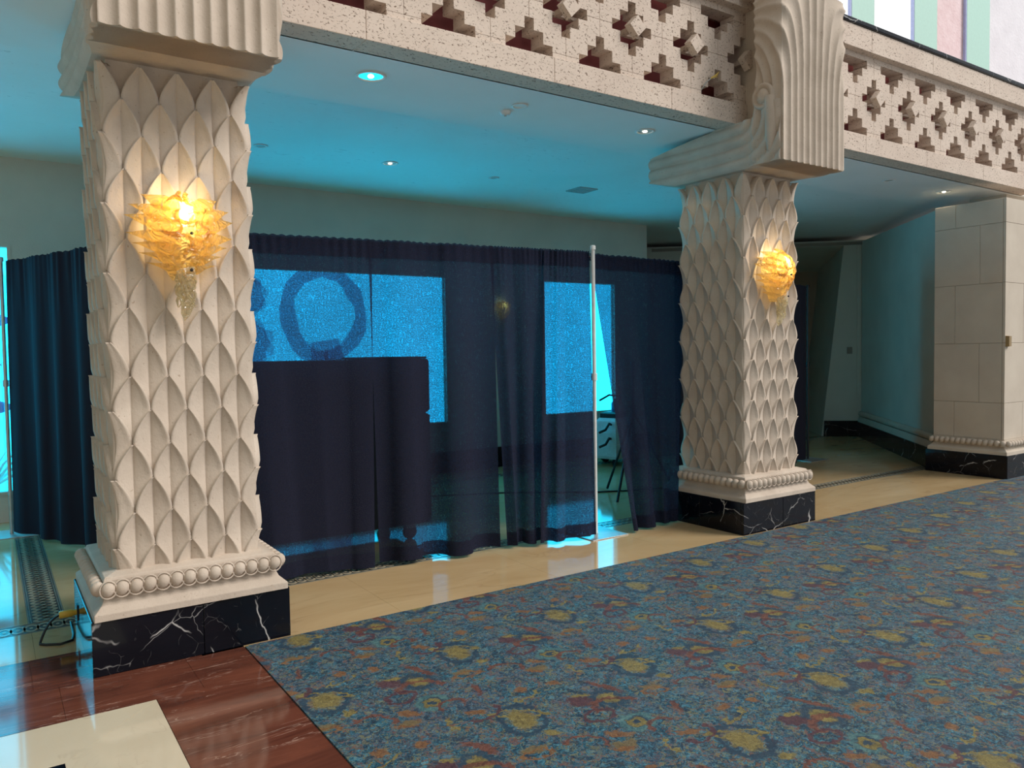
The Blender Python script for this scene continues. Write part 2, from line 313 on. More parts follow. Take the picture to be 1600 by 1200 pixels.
# mosaic guilloche bands set flush in the floor
def band(x0, y0, x1, y1, wd, first, n300):
    L = math.hypot(x1 - x0, y1 - y0); ux, uy = (x1 - x0) / L, (y1 - y0) / L; nx, ny = -uy, ux
    P = lambda s_, w_, z=0: (x0 + ux * s_ + nx * w_, y0 + uy * s_ + ny * w_, z)
    b = MB(); b.prism([P(0, -wd / 2, -.03), P(L, -wd / 2, -.03), P(L, wd / 2, -.03), P(0, wd / 2, -.03)], (0, 0, .0285)); obj('mosaic_ground', b, 'mosaic_dark', fl)
    b = MB()
    for sgn in (-1, 1):
        for o0, o1 in ((.5, .46), (.42, .40)):
            b.prism([P(0, sgn * wd * o0, -.01), P(L, sgn * wd * o0, -.01), P(L, sgn * wd * o1, -.01), P(0, sgn * wd * o1, -.01)], (0, 0, .010))
    obj('mosaic_border', b, 'mosaic_mid', fl)
    b = MB(); n = int(L / .068)
    for k in range(n):
        sc = (k + .5) * L / n; N = 14; r0, r1 = [], []
        for q in range(N):
            a = 2 * PI * q / N; r0.append(P(sc + .042 * math.cos(a), wd * .37 * math.sin(a), 0)); r1.append(P(sc + .026 * math.cos(a), wd * .24 * math.sin(a), 0))
        b.add(r0 + r1, [(q, (q + 1) % N, N + (q + 1) % N, N + q) for q in range(N)])
        rr = [P(sc + .010 * math.cos(2 * PI * q / 8), wd * .09 * math.sin(2 * PI * q / 8), 0) for q in range(8)]; b.add(rr, [tuple(range(8))])
    o = obj('mosaic_links', b, 'mosaic_light', fl); o['kind'] = 'stuff'
band(-6, 5.40, 13, 5.40, .2, 0, 0); band(.25, 5.5, .25, 9.05, .2, 0, 0); band(.35, 8.45, 13.6, 8.45, .2, 0, 0); band(-6, 8.45, .15, 8.45, .2, 0, 0)
# red marble border and the cream inlay by the first column
for a, b in ((-3.2, -2.3), (-2.3, -1.4), (-1.4, -.55), (-.55, .13), (.13, .9)): slab('red_slab', a, b, 4.36, 4.815, 'red_marble')
for a, b in ((-3.2, -2.2), (-2.2, -1.1), (-1.1, -.35), (-.35, .235), (.235, .816), (.816, 1.12)): slab('red_slab', a, b, 3.908, 4.36, 'red_marble')
yy = 3.908
for k in range(16): slab('red_slab', .603, 1.12, yy - .45, yy, 'red_marble'); yy -= .45
slabp('cream_slab', [(.6, 3.905), (.20, 3.50), (-3.2, 3.50), (-3.2, 3.905)], 'cream_marble'); slabp('cream_slab', [(.601, 3.903), (.601, 0), (.20, 0), (.20, 3.498)], 'cream_marble')
slab('black_inlay', -.22, .20, 3.08, 3.498, 'black_marble'); slab('cream_slab', -.72, -.22, 3.08, 3.498, 'cream_marble')
slab('cream_slab', -3.2, -.72, 0, 3.498, 'cream_marble'); slab('cream_slab', -.72, .20, 0, 3.08, 'cream_marble')
slab('red_slab', -3.2, .603, -3.2, 0, 'red_marble'); slab('red_slab', -6, -3.2, -3.2, 4.815, 'red_marble')
# carpet
o = obj('carpet', MB().box(1.122, 17, -7, 4.325, -.028, .006), 'carpet'); tag(o, 'patterned carpet in blue, rust and yellow swirls laid up to the column bases', 'carpet')

# ------------------------------------------------------------------ shell of the corridor
struct('ceiling', MB().box(-6, 17, 4.70, 5.74, 3.53, 3.74), 'ceil', 'smooth soffit behind the balcony ledge')
struct('ceiling', MB().box(-6, 19, 5.74, 15, 3.58, 3.74), 'ceil_rough', 'trowelled plaster ceiling of the corridor')
YB = 9.1
b = MB()
def wall_run(x0, x1, holes):
    cur = x0
    for h0, h1, z0, z1 in holes:
        if h0 > cur: b.box(cur, h0, YB, YB + .08, 0, 3.58)
        if z0 > 0: b.box(h0, h1, YB, YB + .08, 0, z0)
        b.box(h0, h1, YB, YB + .08, z1, 3.58); cur = h1
    b.box(cur, x1, YB, YB + .08, 0, 3.58)
WIN = [(-2.6, .20, .30, 2.70), (1.75, 5.09, .68, 2.61), (6.73, 8.08, .68, 2.62)]
wall_run(-6, 8.78, WIN); struct('wall_back', b, 'wall', 'grey green plaster wall behind the drapes')
struct('wall_blocker', MB().box(-3.7, -3.5, -7, 4.2, 0, 9), 'wall', 'plain wall added to block daylight from the left')  # added, unseen: keeps daylight off the left faces of the columns
struct('ceiling', MB().box(-3.7, 2.2, -7, 4.4, 9, 9.3), 'wall', 'high ceiling added out of view to block daylight')  # added overhead, out of view, to cut sky light from the left
struct('wall_blocker_upper', MB().box(-3.7, 2.2, 4.4, 4.6, 4.8, 9), 'wall', 'upper wall added out of view to block daylight')  # added above the balcony, unseen, to shade the left of the hall
struct('wall_left', MB().box(-6.2, -6, 4.7, 9.4, 0, 3.58), 'wall')
b = MB()
for x0, x1 in ((-6, -2.6), (.20, 8.78)): b.box(x0, x1, YB - .05, YB, 0, .28)
bev(struct('baseboard_back', b, 'black_marble'))
# tanks behind the windows
for i, (x0, x1, z0, z1) in enumerate(WIN):
    wn = struct('window_%d' % (i + 1), MB().box(x0, x1, YB + .03, YB + .05, z0, z1), 'glass', 'aquarium window glowing blue')
    fr = MB(); fr.box(x0 - .03, x0, YB - .012, YB, z0 - .03, z1 + .03); fr.box(x1, x1 + .03, YB - .012, YB, z0 - .03, z1 + .03); fr.box(x0, x1, YB - .012, YB, z0 - .03, z0); fr.box(x0, x1, YB - .012, YB, z1, z1 + .03)
    obj('window_frame', fr, 'wall', wn)
    obj('lit_water', MB().box(x0 - .5, x1 + .5, YB + .62, YB + .66, -.4, 3.4), 'water', wn)
# return wall, far wall set at an angle with a battered doorway
b = MB(); b.box(8.58, 8.78, 9.18, 15, 0, 3.58)
struct('wall_return', b, 'wall')
A0 = Vector((12.9, 8.06, 0)); U = Vector((-.73, .683, 0)).normalized(); Nn = Vector((.683, .73, 0)).normalized()
def W(s_, z, d=0): return A0 + U * s_ + Nn * d + Vector((0, 0, z))
D = 1.8
b = MB()
b.prism([W(-.2, 0), W(.60, 0), W(.226, 3.409), W(-.2, 3.409)], Nn * D)
b.prism([W(2.3, 0), W(6.2, 0), W(6.2, 3.409), W(2.67, 3.409)], Nn * D)
b.prism([W(-.2, 3.409), W(6.2, 3.409), W(6.2, 3.50), W(-.2, 3.50)], Nn * D)
struct('wall_far', b, 'wall', 'angled far wall with a battered doorway')
# inner lintel that drops towards the back of the doorway
struct('trim_1', MB().prism([W(.20, 3.412, .01), W(.20, 3.13, D), W(.20, 3.412, D)], U * 2.5), 'wall')
struct('trim_2', MB().prism([W(-.08, 3.415, -.025), W(3.6, 3.415, -.025), W(3.6, 3.47, -.025), W(-.08, 3.47, -.025)], Nn * .025), 'grey_plate')
struct('trim_3', MB().prism([W(-.06, .70, -.02), W(.0, .70, -.02), W(.0, 3.41, -.02), W(-.06, 3.41, -.02)], Nn * .02), 'wall')
bev(struct('baseboard_far', MB().prism([W(-.02, 0, -.06), W(.57, 0, -.06), W(.56, .28, -.06), W(-.02, .28, -.06)], Nn * (D + .05)), 'black_marble'))
b = MB(); b.prism([W(-1.5, 0, 4.5), W(6, 0, 4.5), W(6, 3.58, 4.5), W(-1.5, 3.58, 4.5)], Nn * .15); b.prism([W(-.9, 0, 1.8), W(-.9, 0, 4.5), W(-.9, 3.58, 4.5), W(-.9, 3.58, 1.8)], U * -.15); b.prism([W(5.2, 0, 1.8), W(5.2, 0, 4.5), W(5.2, 3.58, 4.5), W(5.2, 3.58, 1.8)], U * .15)
struct('wall_room_beyond', b, 'wall')
# diagonal wall between the pier and the far wall
Pa = Vector((10.09, 5.16, 0)); Pb = Vector((12.95, 8.0, 0)); dv = (Pb - Pa).normalized(); dn = Vector((dv.y, -dv.x, 0))
def DW(s_, z, d=0): return Pa + dv * s_ + dn * d + Vector((0, 0, z))
LD = (Pb - Pa).length
struct('wall_diagonal', MB().prism([DW(0, 0), DW(LD + .15, 0), DW(LD + .15, 3.478), DW(0, 3.34)], dn * .5), 'wall', 'diagonal wall beside the stone pier')
bev(struct('baseboard_diagonal', MB().prism([DW(.1, 0, -.09), DW(LD - .03, 0, -.09), DW(LD - .03, .27, -.09), DW(.1, .27, -.09)], dn * .09), 'black_marble'))
b = MB(); b.prism([DW(.1, .27, -.07), DW(LD - .03, .27, -.07), DW(LD - .03, .36, -.05), DW(.1, .36, -.05)], dn * .07); b.tube([DW(.1, .41, -.02), DW(LD - .03, .41, -.02)], .045, 10)
struct('trim_4', b, 'pier')
# plain pier : coursed blocks on a black plinth
pr = struct('wall_pier', MB().box(10.05, 17, 4.39, 5.2, 0, 3.33), 'pier', 'pale coursed stone pier on black plinth'); obj('pier_head', MB().box(10.9, 17, 4.75, 5.2, 3.33, 3.53), 'pier', pr)
cs = [.46, .90, 1.62, 2.34, 3.05, 3.34]
for k in range(5):
    z0, z1 = cs[k], cs[k + 1]
    ys = [4.402, 4.66, 5.205] if k % 2 else [4.402, 4.95, 5.205]
    for a, c_ in zip(ys, ys[1:]): bev(obj('stone_block', MB().box(10.03, 10.06, a + .0015, c_ - .0015, z0 + .0015, z1 - .0015), 'pier', pr), .003)
    xs = [10.06, 10.5 + .4 * (k % 2), 11.4 + .4 * (k % 2), 12.6, 14]
    for a, c_ in zip(xs, xs[1:]): bev(obj('stone_block', MB().box(a + .0015 if a > 10.1 else 10.03, c_ - .0015, 4.37, 4.40, z0 + .0015, z1 - .0015), 'pier', pr), .003)
bev(obj('plinth', MB().box(9.96, 17, 4.30, 5.27, 0, .28), 'black_marble', pr), .004)
bev(obj('base_moulding', MB().loft([[(9.97 + o, 4.31 + o, z), (17, 4.31 + o, z), (17, 5.25 - o, z), (9.97 + o, 5.25 - o, z)] for o, z in ((0, .28), (0, .32), (.03, .345), (.05, .37), (.05, .46))]), 'pier', pr), .003)

# ------------------------------------------------------------------ beads
bm_ = MB(); bm_.lathe([(.001, -.040), (.014, -.037), (.026, -.026), (.033, -.008), (.034, .006), (.029, .022), (.018, .034), (.001, .039)], (0, 0, 0), 'Z', 14, True)
bead_me = bm_.mesh('bead'); bead_me.materials.append(M['stone'])
rg = MB(); rg.tube([(.039 * math.cos(a), .0, .045 * math.sin(a)) for a in [2 * PI * k / 16 for k in range(17)]], .0045, 6, False)
ring_me = rg.mesh('bead_cord'); ring_me.materials.append(M['stone'])
def bead_row(parent, p0, p1, n, lean, cord=True):
    p0, p1 = Vector(p0), Vector(p1); d = (p1 - p0).normalized(); nrm = Vector((d.y, -d.x, 0))
    for k in range(n):
        p = p0.lerp(p1, (k + .5) / n)
        o = obj('bead', bead_me, None, parent, p + nrm * .010); o.rotation_euler = (0, lean * d.x, math.atan2(d.y, d.x)) if abs(d.x) > .5 else (lean, 0, 0)
        if cord:
            q = obj('bead_cord', ring_me, None, parent, p + nrm * .022); q.rotation_euler = (0, 0, math.atan2(d.y, d.x))
bead_row(pr, (9.985, 4.335, .415), (9.985, 5.24, .415), 14, .5, False); bead_row(pr, (9.99, 4.325, .415), (11.4, 4.325, .415), 20, .5, False)

# ------------------------------------------------------------------ columns
LW, LH = .18, .1775
def arch(q): return 1 - (1 - q) ** 1.75
def leaf_surface(na=17):
    rows = []
    ts = [0.012, .04, .08, .13, .19, .26, .34, .42, .5, .58, .66, .74, .82, .90, .97]
    for tt in ts:
        v = -2 * LH * tt
        wv = LW / 2 * arch(min(1, tt * 2)) if tt <= .5 else LW / 2 * (1 - arch((tt - .5) * 2)) + .010
        row = []
        for k in range(na):
            q = -1 + 2 * k / (na - 1); a = math.copysign(abs(q) ** 1.5, q); aa = abs(a)
            h = .011 + .022 * (1 - tt) ** 1.2
            env = max(0, math.sin(PI * min(1, max(0, (tt - .03) / .90)))) ** .7
            h -= .042 * (1 - aa ** .70) * env * (1.0 - .5 * tt)
            if tt < .5 and aa > .80: h += .0055
            if tt < .035: h += .004
            row.append((a, a * wv, v, h))
        rows.append(row)
    return rows
def leaf_mesh(corner):
    rows = leaf_surface(); b = MB(); na = len(rows[0]); rings = []
    for row in rows:
        r = []
        ext = [(row[0][0], row[0][1], row[0][2], -.035)] + row + [(row[-1][0], row[-1][1], row[-1][2], -.035)]
        for a, u, v, h in ext:
            if corner and h > 0: h *= .62
            if not corner: r.append((u, -h, v))
            elif a >= 0: r.append((u - h * (1 - abs(a)), -h, v))
            else: r.append((-h, -u - h * (1 - abs(a)), v))
        rings.append(r)
    top = [(x * .9, y + .03 if not corner else y, z - .004) for x, y, z in rings[0]] if not corner else [(x + .02, y + .02, z - .006) for x, y, z in rings[0]]
    b.loft([top] + rings, False, False, True)
    me = b.mesh('leaf_scale'); me.materials.append(M['stone']); return me
leaf_flat, leaf_corner = leaf_mesh(False), leaf_mesh(True)
HS = .36
def sq_ring(h, z): return [(-h, -h, z), (h, -h, z), (h, h, z), (-h, h, z)]
# meshes of the capital (shared)
def cap_front():
    b = MB(); hw, dp, y0 = .405, .25, -.80; ns, nz = 221, 90; Z0, Z1 = 3.13, 4.56; T = hw + dp
    def pt(i, j):
        s_ = -T + 2 * T * i; z = Z0 + (Z1 - Z0) * j
        tq = max(0, (z - 3.70) / .8); sgn = 1 if s_ >= 0 else -1
        fr = (s_ / .081 - sgn * 13.5 * (abs(s_) / T) ** 1.7 * .5 * max(0, z - 3.70) ** 2 / .62) % 1.0; d = .026 * abs(2 * fr - 1) ** 2.2
        fan = .03 * min(1, tq * 1.5)
        R = .03; aS = abs(s_); sg = 1 if s_ >= 0 else -1
        if aS < hw: x, y, nx, ny = s_, y0, 0, -1
        else: x, y, nx, ny = sg * hw, y0 + (aS - hw), sg, 0
        e = max(0, 1 - abs(aS - hw) / .05)
        nx += sg * e * .7 if aS < hw else 0; ny += -e * .7 if aS >= hw else 0
        d2 = d - e * e * .012 + (fan * (aS / T) if aS >= hw else fan * .3)
        return (x + nx * d2, y + ny * d2, z)
    b.grid(ns, nz, pt)
    bot = [pt(i / (ns - 1), 0) for i in range(ns)]; tp = [pt(i / (ns - 1), 1) for i in range(ns)]
    bot2 = [(x * .86, max(y + .03, -.72), 3.125) if abs(x) < 9 else 0 for x, y, z in bot]
    b.loft([bot, [(p[0] * .9, y0 + dp, 3.13) for p in bot]], False, False); b.loft([tp, [(p[0] * .9, y0 + dp, Z1) for p in tp]], False, False)
    b.add([(-hw, y0 + dp, Z0), (hw, y0 + dp, Z0), (hw, y0 + dp, Z1), (-hw, y0 + dp, Z1)], [(0, 1, 2, 3)])
    return b
def cap_bracket():
    b = MB(); hw = .395; yc, zc = -.38, 3.54
    def side(sg):
        def pt(i, j):
            y = -.79 + 1.47 * i; zt = 3.53 if y < -.1 else 3.53 - .10 * (y + .1) / .8; zb = 3.13 if y < .4 else 3.13 + .07 * (y - .4) / .28
            if y < -.54: zt = 3.62
            z = zb + (zt - zb) * j
            if y > yc: d = z - 3.13
            else: d = .41 - math.hypot(y - yc, z - zc) if z < zc else y + .79
            fr = (d / .098) % 1.0; dd = .036 * math.sin(PI * fr) ** .6 if 0 < fr < 1 else 0
            flare = .035 * max(0, (y - .2) / .48) + (.01 if y < -.5 else 0)
            return (sg * (hw + dd + flare), y, z)
        b.grid(120, 34, pt)
        return pt
    p1 = side(1); p2 = side(-1); n = 120
    for j, nm in ((0, 'b'), (1, 't')):
        b.loft([[p1(i / (n - 1), j) for i in range(n)], [p2(i / (n - 1), j) for i in range(n)]], False, False)
    for i in (0, 1): b.loft([[p1(i, k / 33) for k in range(34)], [p2(i, k / 33) for k in range(34)]], False, False)
    return b
cap_me = [None, None]
def column(loc, label, first):
    c = thing('palm_column', label, 'column', loc, 0, 'carved columns of the arcade')
    core = obj('shaft', MB().loft([sq_ring(HS - .03, .46), sq_ring(HS - .03, 3.2)]), 'stone', c)
    # scale leaves : rows alternate between centred on the corners and centred between them
    for row in range(15):
        zt = .62 + row * LH; odd = row % 2
        for f in range(4):
            rz = f * PI / 2; cs_, sn = math.cos(rz), math.sin(rz)
            def at(x, y): return (x * cs_ - y * sn, x * sn + y * cs_, zt)
            us = [-.27, -.09, .09, .27] if odd else [-.18, 0, .18]
            for u in us:
                o = obj('leaf_scale', leaf_flat, None, core, at(u, -HS), (0, 0, rz))
            if not odd: obj('leaf_scale', leaf_corner, None, core, at(-HS, -HS), (0, 0, rz))
    # base
    pl = bev(obj('plinth', MB().box(-.475, .475, -.45, .45, 0, .278), 'black_marble', c), .003)
    for (x0, x1, y0, y1) in ((-.5, .03, -.475, -.445), (.032, .5, -.475, -.445), (-.5, .03, .445, .475), (.032, .5, .445, .475), (-.5, -.47, -.444, .02), (-.5, -.47, .022, .444), (.47, .5, -.444, .02), (.47, .5, .022, .444)):
        bev(obj('plinth_slab', MB().box(x0, x1, y0, y1, 0, .28), 'black_marble', pl), .003)
    bs = bev(obj('base_moulding', MB().loft([sq_ring(h, z) for h, z in ((.488, .28), (.488, .315), (.470, .330), (.450, .350), (.440, .372), (.436, .385), (.436, .47), (.43, .485), (.37, .50))]), 'stone', c), .004)
    for ya, sgn in ((-1, 1), (1, -1)): pass
    e = .452
    bead_row(bs, (-e, -e, .432), (e, -e, .432), 14, .35); bead_row(bs, (e, -e, .432), (e, e, .432), 14, .35, False); bead_row(bs, (e, e, .432), (-e, e, .432), 14, .35, False); bead_row(bs, (-e, e, .432), (-e, -e, .432), 14, .35, False)
    # capital
    if first:
        k = obj('capital', cap_front(), 'stone', c); cap_me[0] = k.data
        q = obj('bracket', cap_bracket(), 'stone', k); cap_me[1] = q.data
    else:
        k = obj('capital', cap_me[0], None, c); q = obj('bracket', cap_me[1], None, k)
    obj('neck', MB().box(-.25, .25, -.56, -.10, 3.5, 4.55), 'stone', k)
    for sg in (-1, 1):
        s_ = MB(); s_.lathe([(.085, -.02), (.105, .0), (.108, .035), (.095, .05), (.078, .045), (.066, .03), (.056, .045), (.044, .058), (.02, .062), (.001, .063)], (0, 0, 0), 'X', 28)
        o = obj('scroll', s_, 'stone', k, (sg * .40, -.625, 3.675)); o.scale = (sg, 1, 1)
        st = MB(); st.tube([(sg * .415, -.69, 3.66), (sg * .42, -.70, 3.52), (sg * .42, -.70, 3.36), (sg * .415, -.69, 3.22)], [.05, .052, .050, .03], 12); obj('stem', st, 'stone', k)
    bev(obj('upper_block', MB().box(-.44, .44, -.68, .1, 4.55, 7.2), 'pitted', c), .006)
    return c
CX1, CX2, CY = .885, 5.805, 4.825
col1 = column((CX1, CY, 0), 'pale carved stone column on the red marble border', True)
col2 = column((CX2, CY, 0), 'pale carved stone column standing where beige marble meets carpet', False)

# ------------------------------------------------------------------ balcony balustrade
YP, TH = 4.52, .15
ZJ = (3.75, 4.083, 4.41)
HP = .3255
def q_steps(sx, sz): return [(sx * a, sz * b_) for a, b_ in ((.203, 0), (.203, .04), (.121, .04), (.121, .122), (.040, .122), (.040, .204), (0, .204))]
g_ = .0018
def block_poly(kind):
    # kind: (corner of lozenge hole, corner of half hole) for a block of width HP, height .3265, origin at lower left
    Wd, Hh = HP, None
    return None
def poly_block(w_, h_, cuts):
    """outline counter-clockwise from lower left; cuts: set of corners among 'll','lr','ur','ul' with stepped notches"""
    pts = []
    st = [(.203, 0), (.203, .04), (.121, .04), (.121, .122), (.040, .122), (.040, .204), (0, .204)]
    def corner(name, x, z, sx, sz, rev):
        if name in cuts:
            s_ = [(x + sx * a, z + sz * b_) for a, b_ in st]; return s_ if not rev else s_[::-1]
        return [(x + sx * g_, z + sz * g_)]
    def shift(ps, sx, sz): return [(min(max(px, g_), w_ - g_), min(max(pz, g_), h_ - g_)) for px, pz in ps]
    pts += shift(corner('ll', 0, 0, 1, 1, True), 1, 1); pts += shift(corner('lr', w_, 0, -1, 1, False), -1, 1)
    pts += shift(corner('ur', w_, h_, -1, -1, True), -1, -1); pts += shift(corner('ul', 0, h_, 1, -1, False), 1, -1)
    out = []
    for p in pts:
        if not out or (abs(p[0] - out[-1][0]) > 1e-6 or abs(p[1] - out[-1][1]) > 1e-6): out.append(p)
    return out
def tri_prism(pts, th):
    # stepped outlines are concave : fill through bmesh
    bm = bmesh.new(); vs = [bm.verts.new((x, 0, z)) for x, z in pts]; f = bm.faces.new(vs)
    r = bmesh.ops.extrude_face_region(bm, geom=[f]); bmesh.ops.translate(bm, vec=(0, th, 0), verts=[e for e in r['geom'] if isinstance(e, bmesh.types.BMVert)])
    bmesh.ops.recalc_face_normals(bm, faces=bm.faces[:])
    bmesh.ops.triangulate(bm, faces=[f for f in bm.faces if len(f.verts) > 4])
    me = bpy.data.meshes.new('stone_block'); bm.to_mesh(me); bm.free(); me.materials.append(M['pitted']); return me
H1, H2 = ZJ[1] - ZJ[0], ZJ[2] - ZJ[1]
blk = {'lowR': tri_prism(poly_block(HP, H1, {'ul', 'lr'}), TH), 'lowL': tri_prism(poly_block(HP, H1, {'ur', 'll'}), TH),
       'upR': tri_prism(poly_block(HP, H2, {'ll', 'ur'}), TH), 'upL': tri_prism(poly_block(HP, H2, {'lr', 'ul'}), TH)}
sb = MB().box(g_, HP - .203, 0, TH, 0, .038); strip_lo = sb.mesh('stone_strip'); strip_lo.materials.append(M['pitted'])
strip_hi = tri_prism([(g_, g_), (HP - .203, g_), (HP - .203, .04), (HP - g_, .04), (HP - g_, .09), (g_, .09)], TH)
strip_hiL = tri_prism([(.203, g_), (HP - g_, g_), (HP - g_, .09), (g_, .09), (g_, .04), (.203, .04)], TH)
lz = MB(); ri = lambda d, y: [(0, y, d), (d, y, 0), (0, y, -d), (-d, y, 0)]
lz.loft([ri(.081, -.072), ri(.088, -.012)]); lz.box(-.02, .02, -.012, .12, -.02, .02); lz.box(-.205, .205, .10, .135, -.012, .012); loz_me = lz.mesh('lozenge'); loz_me.materials.append(M['pitted'])
bmx = bmesh.new(); bmx.from_mesh(loz_me); bmesh.ops.recalc_face_normals(bmx, faces=bmx.faces[:]); bmx.to_mesh(loz_me); bmx.free()
def balustrade(x_first, k0, k1, xa, xb, label, joints):
    r = thing('balcony_balustrade', label, 'balustrade', (0, 0, 0), 0, 'balcony balustrades')
    for k in range(k0, k1):
        X = x_first + .651 * k
        if xa - .1 < X < xb + .1: obj('lozenge', loz_me, None, r, (X, YP, ZJ[1]))
        for nm, x, z in (('lowR', X, ZJ[0]), ('upR', X, ZJ[1]), ('lowL', X - HP, ZJ[0]), ('upL', X - HP, ZJ[1])):
            if x + HP > xa and x < xb: obj('stone_block', blk[nm], None, r, (x, YP, z))
        if X + HP > xa and X < xb:
            obj('stone_strip', strip_lo, None, r, (X, YP, 3.711)); obj('stone_strip', strip_hi, None, r, (X, YP, ZJ[2]))
        if X > xa and X - HP < xb:
            obj('stone_strip', strip_lo, None, r, (X - .1225, YP, 3.711)); obj('stone_strip', strip_hiL, None, r, (X - HP, YP, ZJ[2]))
    js = [xa] + [j for j in joints if xa < j < xb] + [xb]
    for a, c_ in zip(js, js[1:]):
        bev(obj('ledge_stone', MB().box(a + .001, c_ - .001, 4.50, 4.72, 3.53, 3.71), 'pitted', r), .004)
        bev(obj('cap_stone', MB().box(a + .001, c_ - .001, 4.44, 4.76, 4.50, 4.715), 'pitted', r), .004)
    bev(obj('handrail', MB().box(xa, xb, 4.42, 4.78, 4.717, 4.765), 'black_marble', r), .012, 3)
    return r
balustrade(4.873, -6, 2, CX1 + .25, CX2 - .25, 'pierced stone balustrade spanning between the two carved columns', [2.0, 3.45, 4.63, 5.42])
balustrade(7.517, -2, 7, CX2 + .25, 11.2, 'pierced stone balustrade ending over the plain pier', [7.35, 8.5, 9.75])
struct('wall_balcony_inner', MB().box(-2, 17, 4.86, 4.92, 3.74, 4.60), 'maroon_wall', 'maroon inner wall of the balcony')
struct('floor_balcony', MB().box(-2, 17, 4.72, 7.4, 3.74, 3.80), 'maroon_wall')
# short wire with yellow end poking out of a pierced opening
wr = thing('loose_wire', 'short grey wire with frayed yellow end poking from the balustrade', 'wire', (5.02, 4.52, 3.74))
obj('wire', MB().tube([(-.02, .08, -.03), (-.02, .0, .02), (-.0, -.03, .07), (.03, -.05, .10)], .006, 6), 'grey_frame', wr); b = MB()
for q in range(4): b.tube([(.03, -.05, .10), (.06 + .01 * q, -.06, .115 + .008 * q), (.10 + .006 * q, -.065, .12 + .016 * q)], [.006, .008, .002], 5)
obj('frayed_end', b, 'twig_yellow', wr)
# ------------------------------------------------------------------ upper floor wall with mint fins
YU = 7.0
b = MB(); b.box(5, 10.72, YU, YU + .2, 3.8, 9); b.box(15.32, 17, YU, YU + .2, 3.8, 9); b.box(10.95, 11.62, YU, YU + .2, 4.2, 8.6); b.box(12.70, 13.48, YU, YU + .2, 4.2, 8.6); b.box(14.40, 15.32, YU, YU + .2, 4.2, 8.6); b.box(10.72, 15.32, YU, YU + .2, 3.8, 4.2); b.box(10.72, 15.32, YU, YU + .2, 8.6, 9)
struct('wall_upper', b, 'stucco', 'white stucco wall of the upper floor')
for i, (x0, x1, mt) in enumerate(((10.72, 10.95, 'daylight_pane'), (11.62, 12.70, 'daylight_pane'), (13.48, 14.40, 'pink'))):
    wn = struct('window_%d' % (i + 5), MB().box(x0, x1, YU + .01, YU + .05, 4.2, 8.6), mt, 'tall upper window' if mt != 'pink' else 'pink stucco panel')
for x0, x1, lb in ((10.97, 11.56, 'mint green fin between the two bright upper windows'), (12.72, 13.42, 'mint green fin between bright window and pink stucco panel'), (14.42, 15.24, 'mint green fin between pink panel and white stucco wall')):
    fz = thing('mint_fin', lb, 'fin', ((x0 + x1) / 2, YU, 3.8), 0, 'mint fins of the upper wall'); h = (x1 - x0) / 2
    obj('fin_panel', MB().box(-h, h, -.05, -.002, .1, 4.9), 'mint_paint', fz); obj('fin_edge', MB().box(-h - .03, -h, -.045, -.002, .1, 4.9), 'lilac_paint', fz); obj('fin_trim', MB().box(h, h + .06, -.02, -.002, .1, 4.9), 'grey_frame', fz)

# ------------------------------------------------------------------ ceiling fittings
def downlight(x, y, z, lens, label, r=.075):
    t_ = thing('ceiling_downlight', label, 'light', (x, y, z), 0, 'recessed ceiling lights')
    obj('trim_ring', MB().lathe([(r, 0), (r + .012, -.004), (r + .012, -.008), (r - .006, -.008), (r - .012, -.001)], (0, 0, 0), 'Z', 28, False), 'ceil', t_)
    obj('reflector', MB().lathe([(r - .008, -.002), (r * .5, -.0015), (.001, -.001)], (0, 0, 0), 'Z', 28, False), lens[0], t_)
    if lens[1]:
        obj('bulb', MB().lathe([(.001, -.014), (.016, -.010), (.022, -.003), (.022, -.001)], (0, 0, 0), 'Z', 16, False), lens[1], t_)
        l = bpy.data.lights.new('downlight', 'SPOT'); l.energy = 4; l.spot_size = 1.7; l.color = (1, .85, .6); l.shadow_soft_size = .03
        lo = bpy.data.objects.new('downlight_beam', l); COL.objects.link(lo); lo.parent = t_; lo.location = (0, 0, -.03)
downlight(2.28, 5.07, 3.53, ('polished_reflector', 'lamp_white'), 'blue rimmed downlight in the smooth soffit', .095)
downlight(4.88, 5.07, 3.53, ('vent_grey', 'lamp_white'), 'lit downlight in the soffit beside the carved column capital', .075)
downlight(10.02, 5.09, 3.53, ('vent_grey', 'lamp_white'), 'lit downlight in the soffit beside the plain pier', .075)
downlight(3.54, 7.44, 3.58, ('vent_grey', 'lamp_white'), 'lit downlight in the trowelled ceiling above the dark case', .075)
downlight(8.76, 5.08, 3.53, ('vent_grey', None), 'unlit downlight in the soffit', .06); downlight(4.84, 7.47, 3.58, ('vent_grey', None), 'unlit downlight in the trowelled ceiling', .05)
downlight(3.53, 5.06, 3.53, ('ceil', None), 'blanked round ceiling cover beside the smoke detector', .055); downlight(2.21, 7.44, 3.58, ('vent_grey', None), 'unlit downlight near the back wall', .055)
sd = thing('smoke_detector', 'small white smoke detector on the smooth soffit', 'detector', (3.52, 5.25, 3.53)); obj('housing', MB().lathe([(.045, 0), (.045, -.012), (.036, -.026), (.012, -.03), (.001, -.03)], (0, 0, 0), 'Z', 20, False), 'white_plastic', sd); obj('sensor', MB().lathe([(.012, -.028), (.010, -.036), (.001, -.037)], (0, 0, 0), 'Z', 12, False), 'grey_frame', sd)
vt = thing('ceiling_vent', 'flat square air vent in the trowelled ceiling', 'vent', (6.13, 7.48, 3.58)); obj('frame', MB().box(-.14, .14, -.14, .14, -.012, 0), 'vent_grey', vt)
for k in range(5): obj('slat', MB().box(-.12, .12, -.11 + .05 * k, -.085 + .05 * k, -.018, -.012), 'vent_grey', vt)

